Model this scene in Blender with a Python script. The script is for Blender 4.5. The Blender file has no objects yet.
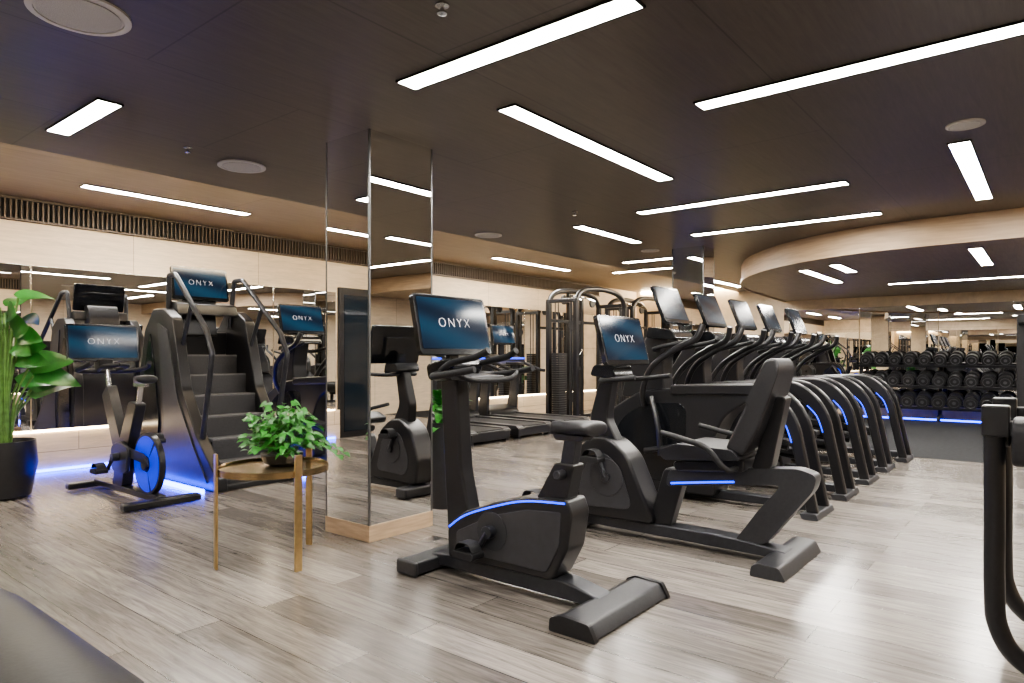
import bpy, bmesh, math, random
from mathutils import Vector, Matrix
random.seed(7)
S = bpy.context.scene
COL = S.collection
try: S.view_settings.look = 'AgX - Medium High Contrast'
except Exception: pass

# ------------------------------------------------------------------ materials
def mat(name, col, rough=0.5, metal=0.0, emis=None, estr=0.0, spec=None, coat=0.0):
    m = bpy.data.materials.new(name); m.use_nodes = True
    b = m.node_tree.nodes['Principled BSDF']
    b.inputs['Base Color'].default_value = (*col, 1)
    b.inputs['Roughness'].default_value = rough
    b.inputs['Metallic'].default_value = metal
    if spec is not None: b.inputs['Specular IOR Level'].default_value = spec
    if coat: b.inputs['Coat Weight'].default_value = coat
    if emis:
        b.inputs['Emission Color'].default_value = (*emis, 1)
        b.inputs['Emission Strength'].default_value = estr
    return m

def noisy(m, scale=40, amt=0.15, rough_amt=0.0, bump=0.0, stretch=(1, 1, 1)):
    nt = m.node_tree; b = nt.nodes['Principled BSDF']
    tc = nt.nodes.new('ShaderNodeTexCoord'); mp = nt.nodes.new('ShaderNodeMapping')
    mp.inputs['Scale'].default_value = stretch
    n = nt.nodes.new('ShaderNodeTexNoise'); n.inputs['Scale'].default_value = scale; n.inputs['Detail'].default_value = 4
    nt.links.new(tc.outputs['Object'], mp.inputs['Vector']); nt.links.new(mp.outputs['Vector'], n.inputs['Vector'])
    c = b.inputs['Base Color'].default_value[:3]
    r = nt.nodes.new('ShaderNodeValToRGB')
    r.color_ramp.elements[0].position = 0.3; r.color_ramp.elements[1].position = 0.7
    r.color_ramp.elements[0].color = (*[x * (1 - amt) for x in c], 1)
    r.color_ramp.elements[1].color = (*[min(1, x * (1 + amt)) for x in c], 1)
    nt.links.new(n.outputs['Fac'], r.inputs['Fac']); nt.links.new(r.outputs['Color'], b.inputs['Base Color'])
    if bump:
        bp = nt.nodes.new('ShaderNodeBump'); bp.inputs['Strength'].default_value = bump; bp.inputs['Distance'].default_value = 0.002
        nt.links.new(n.outputs['Fac'], bp.inputs['Height']); nt.links.new(bp.outputs['Normal'], b.inputs['Normal'])
    return m

BLACK = noisy(mat('black_plastic', (0.013, 0.013, 0.015), 0.30, spec=.45), 60, 0.1)
GLOSS = noisy(mat('gloss_black', (0.008, 0.009, 0.011), 0.14, spec=.5), 10, 0.1)
GREY = noisy(mat('charcoal_plastic', (0.030, 0.031, 0.035), 0.38, spec=.45), 60, 0.12)
PANEL = noisy(mat('grey_panel', (0.036, 0.037, 0.043), 0.32, spec=.5), 20, 0.12)
STEPM = noisy(mat('step_grey', (0.09, 0.09, 0.095), 0.5), 80, 0.2)
RISER = noisy(mat('step_riser', (0.03, 0.03, 0.033), 0.5), 80, 0.2)
MET = noisy(mat('dark_metal', (0.045, 0.047, 0.054), 0.34, 0.5), 30, 0.1)
STEEL = noisy(mat('brushed_steel', (0.55, 0.55, 0.57), 0.25, 1.0), 30, 0.08)
RUB = noisy(mat('rubber', (0.016, 0.016, 0.018), 0.65, spec=.35), 120, 0.2, bump=0.2)
VINYL = noisy(mat('vinyl', (0.017, 0.017, 0.020), 0.42, spec=.4), 90, 0.15, bump=0.2)
BENCHV = noisy(mat('bench_vinyl', (0.018, 0.018, 0.018), 0.45, spec=.3), 90, 0.15, bump=0.15)
BRASS = noisy(mat('aged_brass', (0.50, 0.37, 0.19), 0.28, 0.92), 25, 0.12)
BRONZE = noisy(mat('tray_brass', (0.55, 0.43, 0.27), 0.25, 0.9), 20, 0.12)
BRONZED = noisy(mat('bronze_rim', (0.34, 0.25, 0.14), 0.25, 0.9), 20, 0.15)
MIRROR = noisy(mat('mirror_glass', (0.88, 0.88, 0.87), 0.0, 1.0), 1, 0.005)
EDGE = noisy(mat('mirror_edge', (0.10, 0.10, 0.10), 0.3, .5), 5, 0.05)
BLUE = mat('blue_led', (0.01, 0.03, 0.6), 0.4, emis=(0.004, 0.045, 1.0), estr=3.6)
BLUESOFT = mat('blue_led_wall', (0.01, 0.03, 0.6), 0.4, emis=(0.010, 0.05, 1.0), estr=28)
BLUEGLOW = mat('blue_fill_glow', (0.01, 0.03, 0.6), 0.4, emis=(0.008, 0.045, 1.0), estr=36)
BLUERACK = mat('blue_led_rack', (0.01, 0.03, 0.6), 0.4, emis=(0.006, 0.045, 1.0), estr=12)
WHEELGLOW = noisy(mat('blue_wheel_glow', (0.005, 0.025, 0.5), 0.3, 0.0, emis=(0.003, 0.03, 1.0), estr=.55, spec=.4), 8, 0.3)  # blue glow on the dark flywheel, put into colour and emission
LIGHT = mat('light_diffuser', (1, 1, 1), 0.5, emis=(1.0, 0.945, 0.87), estr=112)
WARM = mat('warm_led', (1, 0.9, 0.7), 0.5, emis=(1.0, 0.80, 0.54), estr=20)
WASHFILL = mat('wall_wash_fill', (1, 0.9, 0.7), 0.5, emis=(1.0, 0.84, 0.60), estr=66)  # emission for the added strips that wash the walls warm
WHITE = mat('white_text', (0.9, 0.9, 0.9), 0.5, emis=(0.8, 0.88, 1), estr=.8)
SPK = noisy(mat('speaker_grille', (0.42, 0.41, 0.40), 0.6), 300, 0.25)
SPKR = mat('speaker_ring', (0.55, 0.53, 0.51), 0.5)
POT = noisy(mat('pot_black', (0.016, 0.016, 0.018), 0.4), 15, 0.15)
SOIL = noisy(mat('soil', (0.04, 0.025, 0.015), 0.9), 60, 0.5, bump=0.6)
LEAF = noisy(mat('leaf_green', (0.035, 0.16, 0.032), 0.28), 6, 0.5)
LEAF2 = noisy(mat('leaf_light', (0.050, 0.22, 0.038), 0.36), 25, 0.45)
STEM = noisy(mat('stem', (0.09, 0.19, 0.045), 0.5), 20, 0.3)
BRONZEGLASS = mat('door_glass', (0.010, 0.016, 0.024), 0.05, spec=0.5)
WPLATE = noisy(mat('weight_plate', (0.022, 0.022, 0.024), 0.4), 40, 0.2)

def screen_mat(name, k, rough):
    m = mat(name, (0.003, 0.003, 0.005), rough, spec=.22)
    nt = m.node_tree; b = nt.nodes['Principled BSDF']
    tc = nt.nodes.new('ShaderNodeTexCoord')
    w = nt.nodes.new('ShaderNodeTexWave'); w.inputs['Scale'].default_value = 0.45; w.inputs['Distortion'].default_value = 5
    w.inputs['Detail'].default_value = 1; w.bands_direction = 'DIAGONAL'; w.inputs['Detail Scale'].default_value = 0.6
    r = nt.nodes.new('ShaderNodeValToRGB')
    r.color_ramp.elements[0].color = (0.008 * k, 0.020 * k, 0.040 * k, 1); r.color_ramp.elements[1].color = (0.016 * k, 0.060 * k, 0.105 * k, 1)
    nt.links.new(tc.outputs['Generated'], w.inputs['Vector']); nt.links.new(w.outputs['Fac'], r.inputs['Fac'])
    nt.links.new(r.outputs['Color'], b.inputs['Emission Color']); b.inputs['Emission Strength'].default_value = 1.0
    return m
SCREEN = screen_mat('screen', 1.1, .10)
SCREEND = screen_mat('screen_dim', .45, .2)

def plank_mat(name, c1, c2, seam, bw, rh, rot, rough=0.35, grain=0.35, gscale=9, mortar=0.004, gstretch=(1, 14, 1), spec=None, bumps=.12):
    m = mat(name, c1, rough, spec=spec); nt = m.node_tree; b = nt.nodes['Principled BSDF']
    tc = nt.nodes.new('ShaderNodeTexCoord'); mp = nt.nodes.new('ShaderNodeMapping')
    mp.inputs['Rotation'].default_value = rot
    nt.links.new(tc.outputs['Object'], mp.inputs['Vector'])
    br = nt.nodes.new('ShaderNodeTexBrick'); br.inputs['Scale'].default_value = 1
    br.inputs['Brick Width'].default_value = bw; br.inputs['Row Height'].default_value = rh
    br.inputs['Mortar Size'].default_value = mortar; br.inputs['Mortar Smooth'].default_value = 0.1
    br.inputs['Color1'].default_value = (*c1, 1); br.inputs['Color2'].default_value = (*c2, 1)
    br.inputs['Mortar'].default_value = (*seam, 1); br.inputs['Bias'].default_value = 0.0
    br.offset = 0.37
    nt.links.new(mp.outputs['Vector'], br.inputs['Vector'])
    mp2 = nt.nodes.new('ShaderNodeMapping'); mp2.inputs['Scale'].default_value = gstretch
    nt.links.new(mp.outputs['Vector'], mp2.inputs['Vector'])
    n = nt.nodes.new('ShaderNodeTexNoise'); n.inputs['Scale'].default_value = gscale * 0.25; n.inputs['Detail'].default_value = 10
    n.inputs['Roughness'].default_value = 0.7; n.inputs['Distortion'].default_value = 0.9
    nt.links.new(mp2.outputs['Vector'], n.inputs['Vector'])
    r = nt.nodes.new('ShaderNodeValToRGB')
    r.color_ramp.elements[0].position = 0.34; r.color_ramp.elements[1].position = 0.64
    lo = 1 - grain; r.color_ramp.elements[0].color = (lo, lo, lo, 1); r.color_ramp.elements[1].color = (1.1, 1.1, 1.1, 1)
    nt.links.new(n.outputs['Fac'], r.inputs['Fac'])
    mx = nt.nodes.new('ShaderNodeMix'); mx.data_type = 'RGBA'; mx.blend_type = 'MULTIPLY'; mx.inputs[0].default_value = 1
    nt.links.new(br.outputs['Color'], mx.inputs[6]); nt.links.new(r.outputs['Color'], mx.inputs[7])
    nt.links.new(mx.outputs[2], b.inputs['Base Color'])
    bp = nt.nodes.new('ShaderNodeBump'); bp.inputs['Strength'].default_value = bumps; bp.inputs['Distance'].default_value = 0.003
    nt.links.new(n.outputs['Fac'], bp.inputs['Height']); nt.links.new(bp.outputs['Normal'], b.inputs['Normal'])
    return m
R90 = math.pi / 2
FLOORM = plank_mat('oak_floor', (0.305, 0.274, 0.245), (0.145, 0.129, 0.115), (0.045, 0.040, 0.035), 2.2, 0.21, (0, 0, R90), 0.23, 0.55, 10, 0.0022, spec=.55, bumps=.10)
CEILM = plank_mat('ceiling_panel', (0.088, 0.072, 0.061), (0.082, 0.067, 0.057), (0.045, 0.036, 0.030), 2.4, 1.2, (0, 0, 0), 0.40, 0.22, 10, 0.005, bumps=.05)
CEILH = plank_mat('ceiling_brown_washed', (0.27, 0.205, 0.135), (0.25, 0.19, 0.125), (0.14, 0.105, 0.07), 2.4, 3.2, (0, 0, 0), 0.45, 0.2, 8, 0.004)  # lighter brown paints wall-wash light on raised ceiling; soffit underside is plain brown
WALLX = plank_mat('wood_panel', (0.69, 0.555, 0.395), (0.65, 0.52, 0.37), (0.34, 0.26, 0.18), 1.6, 6, (R90, 0, 0), 0.5, 0.14, 12, 0.004, (1, 10, 1))
WALLY = plank_mat('wood_panel_side', (0.69, 0.555, 0.395), (0.65, 0.52, 0.37), (0.34, 0.26, 0.18), 1.6, 6, (R90, 0, R90), 0.5, 0.14, 12, 0.004, (1, 10, 1))
FASC = noisy(mat('fascia_wood', (0.44, 0.315, 0.20), 0.45), 3, 0.14, stretch=(1, 1, 14))
PLINTH = noisy(mat('plinth_wood', (0.40, 0.29, 0.19), 0.5), 5, 0.2, stretch=(1, 1, 10))
RUBFLOOR = noisy(mat('rubber_floor', (0.030, 0.031, 0.033), 0.85, spec=.1), 20, 0.15)

# ------------------------------------------------------------------ mesh tools
def catmull(pts, n=6, closed=False):
    P = [Vector(p) for p in pts]; N = len(P); out = []
    if n <= 1 or N < 3: return P
    rng = N if closed else N - 1
    for i in range(rng):
        if closed: a, b, c, d = P[(i - 1) % N], P[i], P[(i + 1) % N], P[(i + 2) % N]
        else: a, b, c, d = P[max(i - 1, 0)], P[i], P[i + 1], P[min(i + 2, N - 1)]
        for k in range(n):
            t = k / n
            out.append(0.5 * ((2 * b) + (c - a) * t + (2 * a - 5 * b + 4 * c - d) * t * t + (-a + 3 * b - 3 * c + d) * t ** 3))
    if not closed: out.append(P[-1])
    return out

def bent(pts, r=.08, n=5):
    P = [Vector(p) for p in pts]; out = [P[0]]
    for i in range(1, len(P) - 1):
        a, b, c = P[i - 1], P[i], P[i + 1]
        l1 = min(r, (a - b).length * .48); l2 = min(r, (c - b).length * .48)
        p0 = b + (a - b).normalized() * l1; p2 = b + (c - b).normalized() * l2
        for k in range(n + 1):
            t = k / n; out.append(p0 * (1 - t) ** 2 + b * 2 * t * (1 - t) + p2 * t * t)
    out.append(P[-1]); return [tuple(p) for p in out]

def rnd(pts, r=0.05, n=5):
    P = [Vector((p[0], p[1])) for p in pts]; N = len(P); out = []
    for i in range(N):
        a, b, c = P[i - 1], P[i], P[(i + 1) % N]
        rr = pts[i][2] if len(pts[i]) > 2 else r
        l1 = min(rr, (a - b).length * 0.48); l2 = min(rr, (c - b).length * 0.48)
        p0 = b + (a - b).normalized() * l1; p2 = b + (c - b).normalized() * l2
        for k in range(n + 1):
            t = k / n; out.append(p0 * (1 - t) ** 2 + b * 2 * t * (1 - t) + p2 * t * t)
    return out

SPLIT = {'side_panel', 'foot_end_cap', 'upright', 'light_line', 'moving_handle', 'side_shroud', 'side_rail', 'arched_frame', 'pulley', 'drive_cover', 'weight_plate', 'seat_handle', 'base_foot', 'rack_upright', 'added_blue_strip', 'blue_glow_arc'}
class B:
    def __init__(s): s.bm = bmesh.new(); s.mi = 0
    def _tag(s, faces):
        for f in faces: f.material_index = s.mi
    def box(s, c, d, rot=None):
        M = Matrix.Translation(c)
        if rot is not None: M = M @ rot.to_4x4()
        M = M @ Matrix.Diagonal((*d, 1))
        r = bmesh.ops.create_cube(s.bm, size=1, matrix=M)
        s._tag({f for v in r['verts'] for f in v.link_faces}); return s
    def prism(s, prof, x0, x1, axis='x'):
        def mk(a, p):
            if axis == 'x': return (a, p[0], p[1])
            if axis == 'y': return (p[0], a, p[1])
            return (p[0], p[1], a)
        v0 = [s.bm.verts.new(mk(x0, p)) for p in prof]; v1 = [s.bm.verts.new(mk(x1, p)) for p in prof]
        fs = [s.bm.faces.new(v0), s.bm.faces.new(v1[::-1])]; n = len(prof)
        for i in range(n): fs.append(s.bm.faces.new((v0[i], v1[i], v1[(i + 1) % n], v0[(i + 1) % n])))
        s._tag(fs); return s
    def sidepair(s, prof, x0, x1):
        s.prism(prof, x0, x1); s.prism(prof, -x1, -x0); return s
    def band(s, pts, th, x0, x1, n=6, both=True):
        P = catmull([(0, p[0], p[1]) for p in pts], n) if n > 1 else [Vector((0, p[0], p[1])) for p in pts]
        L = []; R = []
        for i, p in enumerate(P):
            t = (P[min(i + 1, len(P) - 1)] - P[max(i - 1, 0)]).normalized()
            nn = Vector((0, -t.z, t.y)); h = th(i / (len(P) - 1)) / 2 if callable(th) else th / 2
            L.append((p.y + nn.y * h, p.z + nn.z * h)); R.append((p.y - nn.y * h, p.z - nn.z * h))
        for (a, b) in ([(x0, x1), (-x1, -x0)] if both else [(x0, x1)]):
            q = []
            for (l, r) in zip(L, R):
                q.append([s.bm.verts.new((a, *l)), s.bm.verts.new((b, *l)), s.bm.verts.new((b, *r)), s.bm.verts.new((a, *r))])
            fs = [s.bm.faces.new(q[0][::-1]), s.bm.faces.new(q[-1])]
            for i in range(len(q) - 1):
                for k in range(4):
                    fs.append(s.bm.faces.new((q[i][k], q[i][(k + 1) % 4], q[i + 1][(k + 1) % 4], q[i + 1][k])))
            s._tag(fs)
        return s
    def tube(s, pts, r, seg=10, n=6, closed=False, mir=False):
        if mir: s.tube([(-p[0], p[1], p[2]) for p in pts], r, seg, n, closed)
        P = catmull(pts, n, closed); N = len(P); rings = []; prev = None
        for i, p in enumerate(P):
            if closed: t = (P[(i + 1) % N] - P[i - 1])
            else: t = (P[min(i + 1, N - 1)] - P[max(i - 1, 0)])
            t.normalize()
            if prev is None:
                u = Vector((0, 0, 1)) if abs(t.z) < 0.9 else Vector((1, 0, 0)); u = (u - t * u.dot(t)).normalized()
            else: u = (prev - t * prev.dot(t)).normalized()
            prev = u; w = t.cross(u)
            rr = r if not isinstance(r, (tuple, list)) else r[0] + (r[1] - r[0]) * i / max(1, N - 1)
            rings.append([s.bm.verts.new(p + (u * math.cos(a) + w * math.sin(a)) * rr) for a in [2 * math.pi * k / seg for k in range(seg)]])
        fs = []
        for i in range(N if closed else N - 1):
            A, C = rings[i], rings[(i + 1) % N]
            for k in range(seg): fs.append(s.bm.faces.new((A[k], A[(k + 1) % seg], C[(k + 1) % seg], C[k])))
        if not closed: fs.append(s.bm.faces.new(rings[0][::-1])); fs.append(s.bm.faces.new(rings[-1]))
        s._tag(fs); return s
    def cyl(s, a, b, r, seg=20): return s.tube([a, b], r, seg, 1)
    def lathe(s, prof, c=(0, 0, 0), seg=32, cap=True):
        rings = [[s.bm.verts.new((c[0] + r * math.cos(a), c[1] + r * math.sin(a), c[2] + z)) for a in [2 * math.pi * k / seg for k in range(seg)]] for r, z in prof]
        fs = []
        for i in range(len(rings) - 1):
            for k in range(seg): fs.append(s.bm.faces.new((rings[i][k], rings[i][(k + 1) % seg], rings[i + 1][(k + 1) % seg], rings[i + 1][k])))
        if cap: fs.append(s.bm.faces.new(rings[0][::-1])); fs.append(s.bm.faces.new(rings[-1]))
        s._tag(fs); return s
    def leaf(s, base, d, L, W, droop=0.5, up=Vector((0, 0, 1)), fold=0.25, n=7, heart=False):
        d = Vector(d).normalized(); side = d.cross(up)
        if side.length < 1e-3: side = Vector((1, 0, 0))
        side.normalize(); p = Vector(base); rows = []; cur = d.copy()
        for i in range(n + 1):
            t = i / n
            w = W * ((math.sin(math.pi * min(1, t * 0.9 + 0.1) ** (0.55 if heart else 0.8))) ** 0.8 if t < 1 else 0.0) * 0.5
            w = max(w, 0.001); nn = side.cross(cur).normalized()
            rows.append([s.bm.verts.new(p + side * w + nn * w * fold), s.bm.verts.new(p), s.bm.verts.new(p - side * w + nn * w * fold)])
            cur = (cur + Vector((0, 0, -droop / n))).normalized(); p = p + cur * L / n
        fs = []
        for i in range(n):
            for k in range(2): fs.append(s.bm.faces.new((rows[i][k], rows[i][k + 1], rows[i + 1][k + 1], rows[i + 1][k])))
        s._tag(fs); return s
    def obj(s, name, mats, parent=None, bevel=0.0, sub=0, recalc=True, angle=38, loc=None):
        if recalc: bmesh.ops.recalc_face_normals(s.bm, faces=s.bm.faces[:])
        if name in SPLIT:
            seen = set(); groups = []
            for v in s.bm.verts:
                if v in seen: continue
                st = [v]; g = set()
                while st:
                    q = st.pop()
                    if q in g: continue
                    g.add(q); seen.add(q)
                    for e in q.link_edges:
                        o2 = e.other_vert(q)
                        if o2 not in g: st.append(o2)
                groups.append(g)
            if len(groups) > 1:
                first = None
                for g in groups:
                    nb = B(); mp = {v: nb.bm.verts.new(v.co) for v in g}
                    for f in {f for v in g for f in v.link_faces}:
                        nf = nb.bm.faces.new([mp[v] for v in f.verts]); nf.material_index = f.material_index
                    o = nb._fin(name, mats, parent, bevel, sub, angle, loc)
                    first = first or o
                s.bm.free(); return first
        return s._fin(name, mats, parent, bevel, sub, angle, loc)
    def _fin(s, name, mats, parent, bevel, sub, angle, loc):
        me = bpy.data.meshes.new(name); s.bm.to_mesh(me); s.bm.free()
        for m in (mats if isinstance(mats, (list, tuple)) else [mats]): me.materials.append(m)
        for p in me.polygons: p.use_smooth = True
        if not sub: me.set_sharp_from_angle(angle=math.radians(angle))
        o = bpy.data.objects.new(name, me); COL.objects.link(o)
        if parent: o.parent = parent
        if loc: o.location = loc
        if bevel:
            md = o.modifiers.new('bevel', 'BEVEL'); md.width = bevel; md.segments = 3; md.limit_method = 'ANGLE'
            md.angle_limit = math.radians(40); md.harden_normals = True
        if sub:
            md = o.modifiers.new('sub', 'SUBSURF'); md.levels = sub; md.render_levels = sub
        return o

def root(name, loc, label, category, group=None):
    o = bpy.data.objects.new(name, None); COL.objects.link(o); o.location = loc; o.empty_display_size = 0.2
    o['label'] = label; o['category'] = category
    if group: o['group'] = group
    return o
def tag(o, label, category, group=None):
    o['label'] = label; o['category'] = category
    if group: o['group'] = group
    return o
def struct(o): o['kind'] = 'structure'; return o
def copy_thing(src, loc, label=None, rotz=None):
    n = src.copy(); COL.objects.link(n); n.location = loc
    if rotz is not None: n.rotation_euler = (0, 0, rotz)
    if label: n['label'] = label
    def rec(a, b):
        for ch in a.children:
            c = ch.copy(); COL.objects.link(c); c.parent = b; rec(ch, c)
    rec(src, n); return n

# text mesh ---------------------------------------------------------
fc = bpy.data.curves.new('txt', 'FONT'); fc.body = 'ONYX'; fc.size = 0.080; fc.align_x = 'CENTER'; fc.align_y = 'CENTER'; fc.extrude = 0.0005
fc.space_character = 1.3; fc.offset = -0.0030
fo = bpy.data.objects.new('txt', fc); COL.objects.link(fo)
TXT = bpy.data.meshes.new_from_object(fo); bpy.data.objects.remove(fo); TXT.materials.clear(); TXT.materials.append(WHITE)

def monitor(parent, c, tilt=12, w=0.60, h=0.36, text=True):
    R = Matrix.Rotation(math.radians(-tilt), 3, 'X'); C = Vector(c)
    b = B(); prof = rnd([(-w / 2, -h / 2), (w / 2, -h / 2), (w / 2, h / 2), (-w / 2, h / 2)], 0.025, 4)
    b.prism(prof, -0.018, 0.018, 'y'); b.box((0, 0.03, -0.02), (w * 0.5, 0.03, h * 0.55))
    b.bm.transform(Matrix.Translation(C) @ R.to_4x4())
    m = b.obj('monitor', GLOSS, parent, 0.004)
    s = B(); s.prism(rnd([(-w / 2 + .02, -h / 2 + .035), (w / 2 - .02, -h / 2 + .035), (w / 2 - .02, h / 2 - .02), (-w / 2 + .02, h / 2 - .02)], 0.006, 2), -0.0205, -0.0185, 'y')
    s.bm.transform(Matrix.Translation(C) @ R.to_4x4()); s.obj('screen', SCREEN if text else SCREEND, m)
    if text:
        t = TXT.copy(); k = w / 0.60
        t.transform(Matrix.Translation(C) @ R.to_4x4() @ Matrix.Translation((0, -0.022, 0.01)) @ Matrix.Rotation(R90, 4, 'X') @ Matrix.Scale(k, 4))
        o = bpy.data.objects.new('screen_lettering', t); COL.objects.link(o); o.parent = m; o['label'] = 'white ONYX lettering on the screen'
    return m

def saddle(parent, c, L=0.28, W=0.22):
    b = B(); y0, z0 = c[1], c[2]
    secs = [(-0.5, .42, 0), (-0.42, .5, .012), (-0.15, .42, .008), (0.15, .2, 0), (0.42, .13, 0.0), (0.5, .08, -.01)]
    rings = []
    for t, w, dz in secs:
        y = y0 + t * L; hw = w * W
        rings.append([b.bm.verts.new((c[0] + x * hw, y, z0 + dz + z)) for x, z in [(-1, 0), (-.75, .03), (0, .038), (.75, .03), (1, 0), (.8, -.03), (0, -.038), (-.8, -.03)]])
    for i in range(len(rings) - 1):
        for k in range(8): b.bm.faces.new((rings[i][k], rings[i][(k + 1) % 8], rings[i + 1][(k + 1) % 8], rings[i + 1][k]))
    b.bm.faces.new(rings[0][::-1]); b.bm.faces.new(rings[-1])
    return b.obj('saddle', VINYL, parent, sub=2)

def pedal(parent, side, hub, end):
    x = 0.13 * side
    b = B(); b.cyl((0.08 * side, *hub), (0.14 * side, *hub), 0.035)
    b.tube([(x, *hub), (x, *end)], 0.017, 8, 1)
    cr = b.obj('crank_arm', MET, parent, 0.003)
    b = B(); b.prism(rnd([(end[0] - .07, end[1] - .02), (end[0] + .07, end[1] - .02), (end[0] + .07, end[1] + .02), (end[0] - .07, end[1] + .02)], .015, 3), min(side * .15, side * .25), max(side * .15, side * .25))
    b.band([(end[0] - .06, end[1] + .02), (end[0] - .03, end[1] + .06), (end[0] + .04, end[1] + .06), (end[0] + .065, end[1] + .02)], 0.006, min(side * .16, side * .24), max(side * .16, side * .24), 4, both=False)
    b.obj('pedal', RUB, cr, 0.003)

# ------------------------------------------------------------------ room shell
XA, XB, YA, YB = -2.5, 15.7, -4.0, 8.46
CZ, CZ2 = 2.75, 2.90
DX0, DX1 = -1.36, -.50
def slab(name, c, d, m, bevel=0):
    b = B(); b.box((0, 0, 0), d); return b.obj(name, m, loc=c, bevel=bevel)
struct(slab('floor', ((XA + 9.5) / 2, (YA + YB) / 2, -0.05), (9.5 - XA, YB - YA, 0.1), FLOORM))
rf = struct(slab('floor_wood_b', ((9.5 + XB) / 2, (4.4 + YB) / 2, -0.05), (XB - 9.5, YB - 4.4, 0.1), FLOORM)); rf.name = 'floor.001'
o = struct(slab('floor_mat', ((9.5 + XB) / 2, (YA + 4.4) / 2, -0.045), (XB - 9.5, 4.4 - YA, 0.1), RUBFLOOR)); o.name = 'floor.002'
b = B(); b.box(((XA + XB) / 2, (YA + 5.8) / 2, CZ + 0.1), (XB - XA, 5.8 - YA, 0.2)); b.mi = 1
b.box(((XA + XB) / 2, (5.8 + YB) / 2, CZ2 + 0.1), (XB - XA, YB - 5.8, 0.2))
struct(b.obj('ceiling', [CEILM, CEILH]))
struct(slab('wall_north', ((XA + XB) / 2, YB + 0.05, 1.45), (XB - XA + .2, 0.1, 2.9), WALLX))
struct(slab('wall_south', ((XA + XB) / 2, YA - 0.05, 1.45), (XB - XA + .2, 0.1, 2.9), WALLX))
struct(slab('wall_east', (XB + 0.05, (YA + YB) / 2, 1.45), (0.1, YB - YA, 2.9), WALLY))
struct(slab('wall_west', (XA - 0.05, (YA + YB) / 2, 1.45), (0.1, YB - YA, 2.9), WALLY))
struct(slab('baseboard_north', ((DX1 + XB) / 2, YB - 0.04, 0.215), (XB - DX1, 0.08, 0.43), WALLX))
o = struct(slab('baseboard_north_b', ((XA + DX0) / 2, YB - 0.04, 0.215), (DX0 - XA, 0.08, 0.43), WALLX)); o.name = 'baseboard_north.001'
out = [(8.6, YA + .01)] + [(p.x, p.y) for p in catmull([(8.6, -1, 0), (8.6, .5, 0), (8.72, 1.7, 0), (9.2, 2.65, 0), (9.95, 3.4, 0), (10.9, 3.95, 0), (12.4, 4.4, 0), (XB - .01, 4.7, 0)], 8)] + [(XB - .01, YA + .01)]
b = B(); b.prism(out, 2.475, CZ, 'z')
for f in b.bm.faces:
    f.normal_update()
    if abs(f.normal.z) > .8: f.material_index = 1
struct(b.obj('trim_1', [FASC, CEILH]))
b = B(); P2 = [Vector((p[0], p[1], 0)) for p in out[1:-1]]
for i in range(len(P2) - 1):
    a, c = P2[i], P2[i + 1]; t = (c - a).normalized(); nn = Vector((t.y, -t.x, 0))
    q = [a - nn * .02, c - nn * .02, c + nn * .0, a + nn * .0]
    b.prism([(v.x, v.y) for v in q], 2.445, 2.50, 'z')
struct(b.obj('trim_2', FASC))
b = B(); b.box(((XA + 15.4) / 2, 5.815, 2.83), (15.4 - XA, .02, .06))
tag(b.obj('added_wall_wash', WASHFILL), 'added warm glowing strip in the ceiling step, washing the wall', 'light')  # strip added out of view to brighten the north wall
b = B(); b.box((15.66, 6.6, 2.86), (.05, 3.4, .05)); tag(b.obj('added_wall_wash.001', WASHFILL), 'added warm glowing strip brightening the top of the wood wall', 'light')  # second added strip, brightens the far wood wall

# vent
b = B(); b.box(((XA + 13.8) / 2, YB - .012, 2.775), (13.8 - XA, .02, 0.24)); b.mi = 1
x = XA + .03
while x < 13.8: b.box((x, YB - .035, 2.775), (0.017, 0.03, 0.19)); x += 0.048
b.box(((XA + 13.8) / 2, YB - .035, 2.665), (13.8 - XA, .035, .02)); b.box(((XA + 13.8) / 2, YB - .035, 2.885), (13.8 - XA, .035, .02))
tag(b.obj('wall_vent', [mat('vent_dark', (.006, .006, .006), .8), noisy(mat('vent_bronze', (.08, .058, .042), .45, .3), 10, .1)]), 'long slotted bronze air grille at the top of the wall', 'vent')

def mirror_panel(c, d):
    b = B(); b.box((0, 0, 0), d); o = b.obj('wall_mirror', MIRROR, loc=c, bevel=0.003)
    tag(o, 'tall frameless mirror panel mounted on the wood wall', 'mirror', 'mirror panels on the gym walls')
mirror_panel(((XA + .3 + DX0 - .03) / 2, YB - .015, 1.32), (DX0 - XA - .34, .02, 1.76))
x = DX1 + .03
while x < 13.6: mirror_panel((x + .71, YB - .015, 1.32), (1.408, .02, 1.76)); x += 1.42
y = -3.9
while y < 4.7:
    w = min(1.42, 4.75 - y); mirror_panel((XB - .015, y + w / 2, 1.26), (.02, w - .012, 2.0)); y += 1.42
y = -3.9
while y < 8.0:
    w = min(1.42, 8.35 - y); mirror_panel((XA + .015, y + w / 2, 1.28), (.02, w - .012, 2.1)); y += 1.42
# door
dc = (DX0 + DX1) / 2
b = B(); b.box((dc, YB - .03, 1.14), (DX1 - DX0 - .02, .06, 2.28)); 
d = b.obj('door_1', noisy(mat('door_frame', (.012, .012, .014), .4), 20, .1), bevel=.004); struct(d)
b = B(); b.box((dc, YB - .065, 1.13), (.68, .012, 2.08)); b.obj('door_glass_pane', BRONZEGLASS, d)
b = B(); b.cyl((dc - .27, YB - .1, .9), (dc - .27, YB - .1, 1.3), .012); b.obj('door_handle', STEEL, d)
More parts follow.
